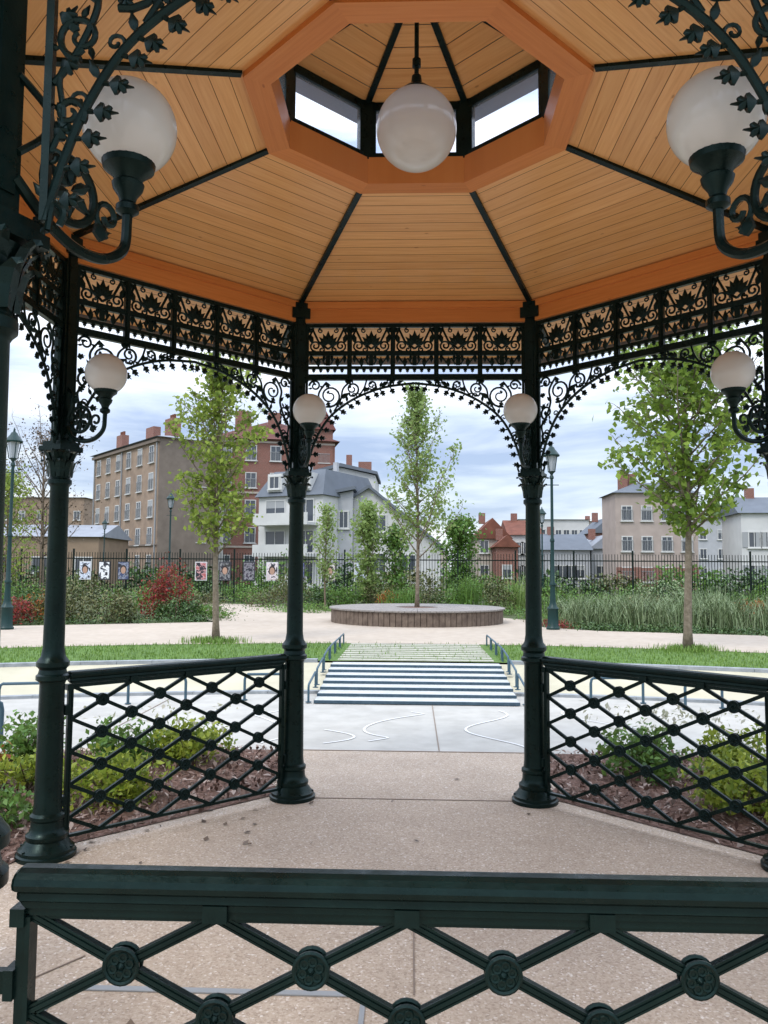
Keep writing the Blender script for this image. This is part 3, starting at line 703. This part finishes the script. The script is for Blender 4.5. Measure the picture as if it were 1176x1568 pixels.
b.lathe([(rp,.625),(rp,.643),(.6,.643)],(cx,cy,0),72,False); b.obj("deck_seat",stonecap,e)
b=MB(); b.lathe([(.6,.66),(.01,.68)],(cx,cy,0),24,False); b.obj("tree_pit_soil",mulch,e)
# ------------------------------------------------------------ lamp posts
def lamppost(x,y,H=4.7):
    e=empty("street_lamp",(x,y,.25)); b=MB()
    pr=[(.17,0),(.17,.06),(.14,.10),(.13,.5),(.15,.54),(.10,.6),(.075,.7),(.06,1.1),(.08,1.12),(.08,1.16),(.055,1.2),(.045,2.2),(.06,2.22),(.06,2.26),(.04,2.3),(.035,H-.85),(.06,H-.83),(.05,H-.78),(.03,H-.74),(.05,H-.70),(.10,H-.66)]
    b.lathe(pr,(x,y,.25),16)
    for q in range(4):
        an=pi/4+q*pi/2; b.tube([(x+.10*math.cos(an),y+.10*math.sin(an),.25+H-.66),(x+.17*math.cos(an),y+.17*math.sin(an),.25+H-.26)],.012,5)
    b.lathe([(.20,H-.27),(.21,H-.24),(.12,H-.12),(.10,H-.10),(.07,H-.04),(.03,H-.01),(.012,H+.08)],(x,y,.25),16)
    b.tube([(x-.18,y,.25+H-1.0),(x+.18,y,.25+H-1.0)],.012,6)
    b.obj("post",lampgreen,e,True,35)
    b=MB(); b.lathe([(.085,H-.65),(.15,H-.27)],(x,y,.25),4); b.obj("lantern_glass",lensm,e)
lamppost(3.52,16.25,4.65); lamppost(-9.6,14.7,4.75); lamppost(-10.9,31.4,4.9)
lamppost(6.0,33.0,4.4); lamppost(-22,52,5)
# ------------------------------------------------------------ fence
e=empty("park_fence",(0,31,.2)); b=MB()
def fy(x): return 31.2-.05*x if x<9 else 30.75
for x in np.arange(-38,38,.125):
    y=fy(x); b.box((x,y,1.36),(.022,.022,2.25))
for x in np.arange(-38,38,2.5):
    y=fy(x); b.box((x,y-.03,1.42),(.07,.07,2.45))
for xa,xb in((-38,9),(9,38)):
    for z in(.45,2.2):
        ya,yb=fy(xa),fy(xb-1e-3); l=math.hypot(xb-xa,yb-ya); b.box(((xa+xb)/2,(ya+yb)/2+.02,z),(l,.03,.05),math.atan2(yb-ya,xb-xa))
b.obj("bars",fencem,e)
cols=[(.5,.55,.65),(.75,.75,.75),(.05,.07,.15),(.4,.1,.1),(.03,.03,.03),(.05,.04,.06),(.6,.5,.5),(.08,.1,.3),(.45,.4,.35)]
pm=[]
for i,c in enumerate(cols):
    m=mat("portrait_print_%d"%i,c,.5); nn=noise(m,5.5,2); r=ramp(m,[(.42,c),(.5,tuple(min(1,.25+q) for q in c)),(.6,(.02,.02,.03))]); L(m,nn.outputs[0],r.inputs[0]); L(m,r.outputs[0],bsdf(m).inputs["Base Color"]); pm.append(m)
skin=mat("portrait_face",(.45,.27,.19),.6); hair=mat("portrait_hair",(.03,.02,.02),.6)
for i,px in enumerate((-11.7+.0,-10.9,-10.1,-8.6,-7.5,-6.4,-5.35,-4.15,-2.75,-1.4)):
    x=px-.9 if i>2 else px-3.2+.1*i; y=fy(x)-.1; b=MB(); b.box((x,y,1.65),(.54,.03,.84)); b.mi=1
    b.box((x,y-.02,1.65),(.46,.012,.76))
    if i%2==0:
        for mi,c_,rx_,rz_,o_ in((3,(0,.06),.15,.20,.029),(2,(0,.02),.11,.16,.033)):
            b.mi=mi; b.add([(x+c_[0]+rx_*math.cos(q*pi/8),y-o_,1.65+c_[1]+rz_*math.sin(q*pi/8)) for q in range(16)],[tuple(range(16))])
    b.obj("portrait_panel",[mat("panel_edge",(.6,.6,.6) if i%3==0 else (.03,.03,.04),.5),pm[i%9],skin,hair])
# ------------------------------------------------------------ buildings
glass=mat("window_glass",(.05,.06,.075),.12,0,.8); frame=mat("window_frame",(.55,.55,.52),.5); shut=mat("grey_shutter",(.30,.31,.31),.6)
def wallm(name,c,v=.15): return noisy(name,[(.3,tuple(q*(1-v) for q in c)),(.7,c)],1.2,.9,0,7,(.15,.18))
def brickm(name,c1,c2,sc=3.0):
    m=mat(name,rough=.9); tc=N(m,"ShaderNodeTexCoord"); br=N(m,"ShaderNodeTexBrick"); br.inputs["Scale"].default_value=sc
    br.inputs["Color1"].default_value=(*c1,1); br.inputs["Color2"].default_value=(*c2,1); br.inputs["Mortar"].default_value=(.3,.26,.22,1)
    mp=N(m,"ShaderNodeMapping"); mp.inputs["Rotation"].default_value=(pi/2,0,0); L(m,tc.outputs["Object"],mp.inputs[0]); L(m,mp.outputs[0],br.inputs["Vector"]); L(m,br.outputs[0],bsdf(m).inputs["Base Color"]); return m
class Bld:
    def __init__(s,name,P0,P1,depth,h,wm,z0=.2):
        s.e=empty(name,(P0[0],P0[1],z0)); s.P0=Vector((P0[0],P0[1])); s.P1=Vector((P1[0],P1[1])); d=(s.P1-s.P0); s.len=d.length; s.t=d/s.len; s.n=Vector((s.t.y,-s.t.x)); s.dep=depth; s.h=h; s.z0=z0
        s.M=lambda u,w,z:(s.P0.x+s.t.x*u+s.n.x*w,s.P0.y+s.t.y*u+s.n.y*w,z0+z)
        b=MB(); b.box((s.len/2,-depth/2,h/2-.3),(s.len,depth,h+.6),0,s.M); b.obj("walls",wm,s.e); s.w=MB(); s.x=MB()
    def win(s,u,z,w,h,M=None,sh=False,bal=False):
        M=M or s.M; b=s.w; b.mi=1; b.box((u,.01,z+h/2),(w,.03,h),0,M); b.mi=0
        for uu,ww in((u-w/2,.09),(u+w/2,.09),(u,.05)): b.box((uu,.03,z+h/2),(ww,.07,h),0,M)
        for zz in(z,z+h): b.box((u,.035,zz),(w+.12,.08,.09),0,M)
        b.box((u,.08,z-.08),(w+.3,.18,.08),0,M)
        b.mi=2
        if sh: 
            for sg in(-1,1): b.box((u+sg*(w/2+.28),.04,z+h/2),(.45,.05,h),0,M)
        elif random.random()<.3: b.box((u,.027,z+h*.82),(w-.1,.03,h*.34),0,M)
        if bal:
            for zz in(.95,): b.box((u,.12,z+zz),(w+.2,.03,.04),0,M)
            for q in np.arange(-w/2,w/2+.1,.14): b.box((u+q,.12,z+.45),(.025,.025,.95),0,M)
    def grid(s,cols,z0,dz,rows,w=1.0,h=1.5,m0=1.2,m1=1.2,**k):
        for r in range(rows):
            for c in range(cols): s.win(m0+(s.len-m0-m1)*(c/(cols-1) if cols>1 else .5),z0+dz*r,w,h,**k)
    def side(s,left=False):
        if left: return lambda u,w,z: s.M(-w,-u,z)
        return lambda u,w,z: s.M(s.len+w,-u,z)
    def done(s,third=None): s.w.obj("windows",[frame,glass,third or shut],s.e)
    def roof(s,mt,rh,ov=.4,gable=False,h=None):
        h=s.h if h is None else h; b=MB(); l,d=s.len,s.dep
        base=[(-ov,ov,h),(l+ov,ov,h),(l+ov,-d-ov,h),(-ov,-d-ov,h)]
        if gable=='side': rdg=[(-ov,-d/2,h+rh),(l+ov,-d/2,h+rh)]
        elif gable=='front': 
            vs=base+[(l/2,ov,h+rh),(l/2,-d-ov,h+rh)]; b.add([s.M(*v) for v in vs],[(0,4,5,3),(1,2,5,4),(0,1,4),(2,3,5),(0,3,2,1)]); return b.obj("roof",mt,s.e)
        else: rdg=[(min(d/2,l*.45),-d/2,h+rh),(l-min(d/2,l*.45),-d/2,h+rh)]
        vs=base+rdg; b.add([s.M(*v) for v in vs],[(0,1,5,4),(2,3,4,5),(1,2,5),(3,0,4),(0,3,2,1)]); return b.obj("roof",mt,s.e)
    def bx(s,name,mt,*boxes):
        b=MB()
        for c,d in boxes: b.box(c,d,0,s.M)
        return b.obj(name,mt,s.e)
tan1=wallm("render_tan",(.36,.265,.19),.28); tan2=wallm("render_grey_shade",(.24,.195,.155),.25); brick=brickm("brick_red",(.17,.055,.035),(.22,.075,.05)); whitew=wallm("render_white",(.60,.60,.575),.10)  # tan2: darker tone for the cornice and the side wall's painted shade
slate=wallm("slate_grey",(.15,.17,.195)); tile=wallm("red_tile",(.22,.085,.055),.4); cream=wallm("render_cream",(.50,.44,.37)); greyw=wallm("render_lightgrey",(.44,.45,.46)); zincw=wallm("zinc_roof",(.30,.32,.35)); darkred=wallm("turret_tiles",(.14,.055,.045))
pinkw=wallm("render_pinkish",(.46,.38,.33))
B=Bld("apartment_block",(-35.8,83.5),(-24.2,70.3),6.5,14.2,tan1)
B.grid(6,1.3,2.65,5,1.0,1.6,1.6,1.6,bal=True); B.roof(zincw,.9,.45)
B.bx("cornice",tan2,((B.len/2,.12,13.9),(B.len+.3,.3,.3)),((B.len/2,.06,3.9),(B.len+.1,.12,.15)))
B.bx("chimneys",brick,((3,-2,15.5),(1.6,.8,1.8)),((9,-3,15.6),(2,.8,2)),((15,-2.5,15.6),(1.8,.9,2)))
B.bx("chimney_pots",tile,*[((3+q*.4,-2,16.6),(.2,.2,.5)) for q in(-1,0,1)],*[((15+q*.4,-2.5,16.8),(.2,.2,.5)) for q in(-1,0,1)])
Ms=B.side(); 
for r_ in(1,3): B.win(4.5,1.5+2.75*r_,.8,1.2,Ms)
B.bx("party_wall",tan2,((B.len+.05,-3.25,7),(.1,6.4,14.1)))  # blank side facing away from the light, its shade put into the colour
B.bx("downpipes",shut,((.3,.08,7),(.12,.12,13.6)),((8.4,.08,7),(.12,.12,13.6)),((B.len-.3,.08,7),(.12,.12,13.6))); B.done()
B=Bld("garage_building",(-46,60),(-26,61),8,4.2,wallm("old_brick_tan",(.30,.22,.15))); B.grid(6,1.2,3,1,1.4,1.3); B.roof(zincw,1.2,.3,'side'); B.done()
B=Bld("white_house",(-22.0,75),(-19.2,76),8,9.6,whitew); B.grid(1,1.5,2.8,3); B.roof(slate,1.4,.2,'front'); B.done()
B=Bld("brick_apartment_building",(-21.0,79),(-8.5,82),14,15.6,brick); B.grid(5,1.5,2.95,5,1.1,1.6,1.2,1.2,bal=True); B.roof(darkred,3.2,.5)
B.bx("string_courses",cream,*[((B.len/2,.05,q),(B.len,.12,.2)) for q in(4.0,9.8,15.3)])
B.bx("tower",brick,((10.7,-2,8.5),(3.8,4.2,17)))
b=MB(); vs=[(8.5,.4,16.9),(12.9,.4,16.9),(12.9,-4.4,16.9),(8.5,-4.4,16.9),(9.9,-1.2,20.2),(11.5,-1.2,20.2),(11.5,-2.8,20.2),(9.9,-2.8,20.2)]; b.add([B.M(*v) for v in vs],[(0,1,5,4),(1,2,6,5),(2,3,7,6),(3,0,4,7),(4,5,6,7)]); b.obj("tower_roof",darkred,B.e)
B.bx("chimneys",brick,((3,-5,18),(1.8,.9,3)),((6.5,-5,18),(1.4,.9,3)))
B.done()
B=Bld("modern_white_building",(-12.0,57.5),(-6.7,55),9,7.2,whitew)
for r_ in range(3):
    B.win(1.6,.5+2.35*r_,1.8,1.7); B.win(4.4,.5+2.35*r_,1.4,1.7)
    B.bx("balcony",whitew,((3,.75,.3+2.35*r_),(4.9,1.5,.2)),((3,1.45,.75+2.35*r_),(4.9,.08,.7)))
b=MB(); vs=[(-.2,.3,7.2),(B.len+.2,.3,7.2),(B.len+.2,-9,7.2),(-.2,-9,7.2),(.6,-1.2,9.3),(B.len-.5,-1.2,9.3),(B.len-.5,-8,9.3),(.6,-8,9.3)]
b.add([B.M(*v) for v in vs],[(0,1,5,4),(1,2,6,5),(2,3,7,6),(3,0,4,7),(4,5,6,7)]); b.obj("mansard_roof",slate,B.e)
for uu in(1.6,4.2):
    B.bx("dormer",whitew,((uu,-.4,8.25),(1.3,1.2,1.4))); B.win(uu,7.8,.9,.95,lambda u,w,z:B.M(u,w+.2,z))
B.bx("roof_vents",greyw,((2,-4,9.7),(.5,.5,.9)),((4,-5,9.8),(.35,.35,1.1))); B.done()
e4=empty("white_gable_house",(-6,60,.2))
def prism(name,pts,y0,y1,mt,par):
    b=MB(); n=len(pts); b.add([(x,y0,z) for x,z in pts]+[(x,y1,z) for x,z in pts],[tuple(range(n)),tuple(range(2*n-1,n-1,-1))]+[(i,(i+1)%n,n+(i+1)%n,n+i) for i in range(n)]); return b.obj(name,mt,par)
prism("rear_wing",[(-8.6,0),(-8.6,10.6),(-6.4,10.9),(-3.3,10.2),(-3.3,0)],66,74,whitew,e4)
prism("rear_roof",[(-8.8,10.6),(-6.4,11.25),(-3.1,10.5),(-3.1,10.25),(-6.4,10.95),(-8.8,10.35)],65.6,74,slate,e4)
prism("front_gable",[(-4.6,0),(-4.6,7.6),(-3.4,8.2),(2.2,3.6),(2.2,0)],58,65,whitew,e4)
prism("front_roof",[(-4.8,7.55),(-3.4,8.45),(2.5,3.65),(2.5,3.4),(-3.4,8.2),(-4.8,7.3)],57.6,65,slate,e4)
prism("blue_wing",[(-7.2,0),(-7.2,7.4),(-4.61,7.9),(-4.61,0)],57.0,64,greyw,e4)
prism("blue_roof",[(-7.4,7.4),(-4.4,8.0),(-4.4,8.25),(-7.4,7.65)],56.6,64,slate,e4)
Mf=lambda u,w,z:(u,58-w,z)
Mg=lambda u,w,z:(u,57-w,z)
Mr=lambda u,w,z:(u,66-w,z)
B.w=MB(); B.M=Mf
for u,z,w,h,MM in((-2.6,4.8,1.1,1.3,Mf),(-2.6,1.6,1.1,1.5,Mf),(-.3,1.6,1.1,1.4,Mf),(-6.3,5.0,.9,1.3,Mg),(-5.3,5.0,.7,1.3,Mg),(-6.2,2.0,.9,1.4,Mg),(-4.4,8.7,.7,.8,Mr),(-6.6,8.7,.7,.8,Mr)): B.win(u,z,w,h,MM)
B.w.obj("windows",[frame,glass,shut],e4)
b=MB(); b.box((-5.8,68,11.6),(.5,.5,1.4)); b.box((-4.4,69,11.2),(1.2,.5,1.2)); b.obj("chimneys",brick,e4)
def house(name,x0,x1,y,dep,h,wm,rm,rh,g,cols,rows,rot=0,z=.9,dz=2.6,**k):
    B=Bld(name,(x0,y),(x1,y+rot),dep,h,wm); B.grid(cols,z,dz,rows,.9,1.3,1.0,1.0,**k); B.roof(rm,rh,.3,g)
    B.bx("chimney",brick,((B.len*.3,-dep*.5,h+rh+.2),(.7,.5,1.2))); B.done(); return B
house("red_roof_house",6.6,10.3,80,8,5.0,cream,tile,2.2,'front',2,2)
house("brick_house",8.4,10.6,76,6,4.0,brick,tile,1.2,'front',1,1)
house("red_roof_house",10.8,14.2,84,9,5.6,whitew,tile,1.9,'side',3,2)
house("flat_apartment_building",16.5,27,118,10,9.6,whitew,zincw,.3,False,8,3,0,.9,2.9)
house("grey_house",13.5,18.2,78,8,3.8,greyw,slate,1.8,'side',4,1)
house("grey_house",18.8,22.0,80,8,4.0,greyw,zincw,1.5,'front',2,1)
house("red_roof_house",22.3,26.5,95,8,6.4,brick,slate,2,'front',2,2)
B=house("townhouse_block",18.3,25.6,68,5,8.7,pinkw,slate,1.2,False,4,3,0,.7,2.75,bal=True)
B.bx("ground_floor_band",brick,((B.len/2,.03,.9),(B.len,.08,2.2))); B.bx("chimneys",brick,((1.2,-2,10),(.6,1.2,1.6)),((6,-2,10),(.6,1.2,1.6)))
house("blue_shutter_house",27.8,33,64,6,6.6,whitew,slate,1.6,'side',4,2,-.6,.9,2.8,sh=True)
house("distant_block",36,60,105,12,9,greyw,zincw,.4,False,10,3)
house("distant_block",24.5,38,120,12,9.5,cream,zincw,.4,False,9,3)
house("distant_block",-1,6,130,12,5.0,cream,slate,1.6,False,5,1)
house("distant_block",-80,-48,110,12,12,tan1,zincw,.6,False,12,4)
for x in(31,33.2): 
    b=MB(); b.lathe([(.9,0),(.35,1.5),(.15,2.2),(.05,3.1)],(x,78,7.6),8); b.obj("topiary_cypress",lf_d)

C=np.array([(rnd(-2.0,-.6),rnd(.6,2.2),.006) for _ in range(18)]+[(rnd(-2,2),rnd(-1.5,3),.006) for _ in range(22)]); V,k=leaves(C,.05,6,.6); V[:,2]=np.clip(V[:,2],.004,.02); npmesh("fallen_leaves",V,k,lf_br)
# ------------------------------------------------------------ world & light
w=bpy.data.worlds.new("World"); S.world=w; w.use_nodes=True; nt=w.node_tree
bg=nt.nodes["Background"]; bg.inputs[1].default_value=1.0
sky=nt.nodes.new("ShaderNodeTexSky"); sky.sky_type='NISHITA'; sky.sun_disc=False; sky.sun_elevation=math.radians(52); sky.sun_rotation=math.radians(215)
def wn(t,**k):
    n=nt.nodes.new(t)
    for a_,v_ in k.items(): setattr(n,a_,v_)
    return n
lk=nt.links.new
tc=wn("ShaderNodeTexCoord"); mp=wn("ShaderNodeMapping"); mp.inputs["Scale"].default_value=(2.6,2.6,15); mp.inputs["Location"].default_value=(1.3,.4,.2); lk(tc.outputs["Generated"],mp.inputs[0])
nz=wn("ShaderNodeTexNoise"); nz.inputs["Scale"].default_value=1.25; nz.inputs["Detail"].default_value=8; nz.inputs["Roughness"].default_value=.52; nz.inputs["Distortion"].default_value=.3; lk(mp.outputs[0],nz.inputs["Vector"])
cr=wn("ShaderNodeValToRGB"); e_=cr.color_ramp.elements; e_[0].position=.38;e_[0].color=(.36,.44,.64,1);e_[1].position=.60;e_[1].color=(.88,.90,.95,1)
q_=e_.new(.49); q_.color=(.62,.69,.83,1); lk(nz.outputs[0],cr.inputs[0])
sx=wn("ShaderNodeSeparateXYZ"); lk(tc.outputs["Generated"],sx.inputs[0])
mr=wn("ShaderNodeMapRange"); mr.inputs[1].default_value=.16; mr.inputs[2].default_value=.7; mr.inputs[3].default_value=.96; mr.inputs[4].default_value=3.2; lk(sx.outputs[2],mr.inputs[0])
vm=wn("ShaderNodeVectorMath",operation='SCALE'); lk(cr.outputs[0],vm.inputs[0]); lk(mr.outputs[0],vm.inputs["Scale"])
vs_=wn("ShaderNodeVectorMath",operation='SCALE'); lk(sky.outputs[0],vs_.inputs[0]); vs_.inputs["Scale"].default_value=.05
va=wn("ShaderNodeVectorMath",operation='ADD'); lk(vm.outputs[0],va.inputs[0]); lk(vs_.outputs[0],va.inputs[1]); lk(va.outputs[0],bg.inputs[0])
sun=bpy.data.lights.new("sun","SUN"); sun.energy=1.5; sun.angle=math.radians(15); sun.color=(1,.95,.88); so=bpy.data.objects.new("sun",sun); S.collection.objects.link(so)
el,az=math.radians(52),math.radians(215)
dirv=Vector((math.sin(az)*math.cos(el),math.cos(az)*math.cos(el),math.sin(el))); so.rotation_euler=dirv.to_track_quat('Z','Y').to_euler()
S.view_settings.view_transform='Standard'; S.view_settings.look='None'; S.view_settings.exposure=0
# ------------------------------------------------------------ camera
yaw,pit,rol=.0356,.0749,.0063
fw=Vector((-math.sin(yaw)*math.cos(pit),math.cos(yaw)*math.cos(pit),math.sin(pit))); rt=Vector((math.cos(yaw),math.sin(yaw),0)); up=rt.cross(fw)
r2=rt*math.cos(rol)+up*math.sin(rol); u2=-rt*math.sin(rol)+up*math.cos(rol)
cd=bpy.data.cameras.new("camera"); co=bpy.data.objects.new("camera",cd); S.collection.objects.link(co)
mm=Matrix((r2,u2,-fw)).transposed().to_4x4(); mm.translation=Vector((-.0146,-3.8509,1.6893)); co.matrix_world=mm
cd.sensor_fit='HORIZONTAL'; cd.sensor_width=36; cd.lens=36*1212.2/1176; cd.clip_start=.05; cd.clip_end=3000
S.camera=co
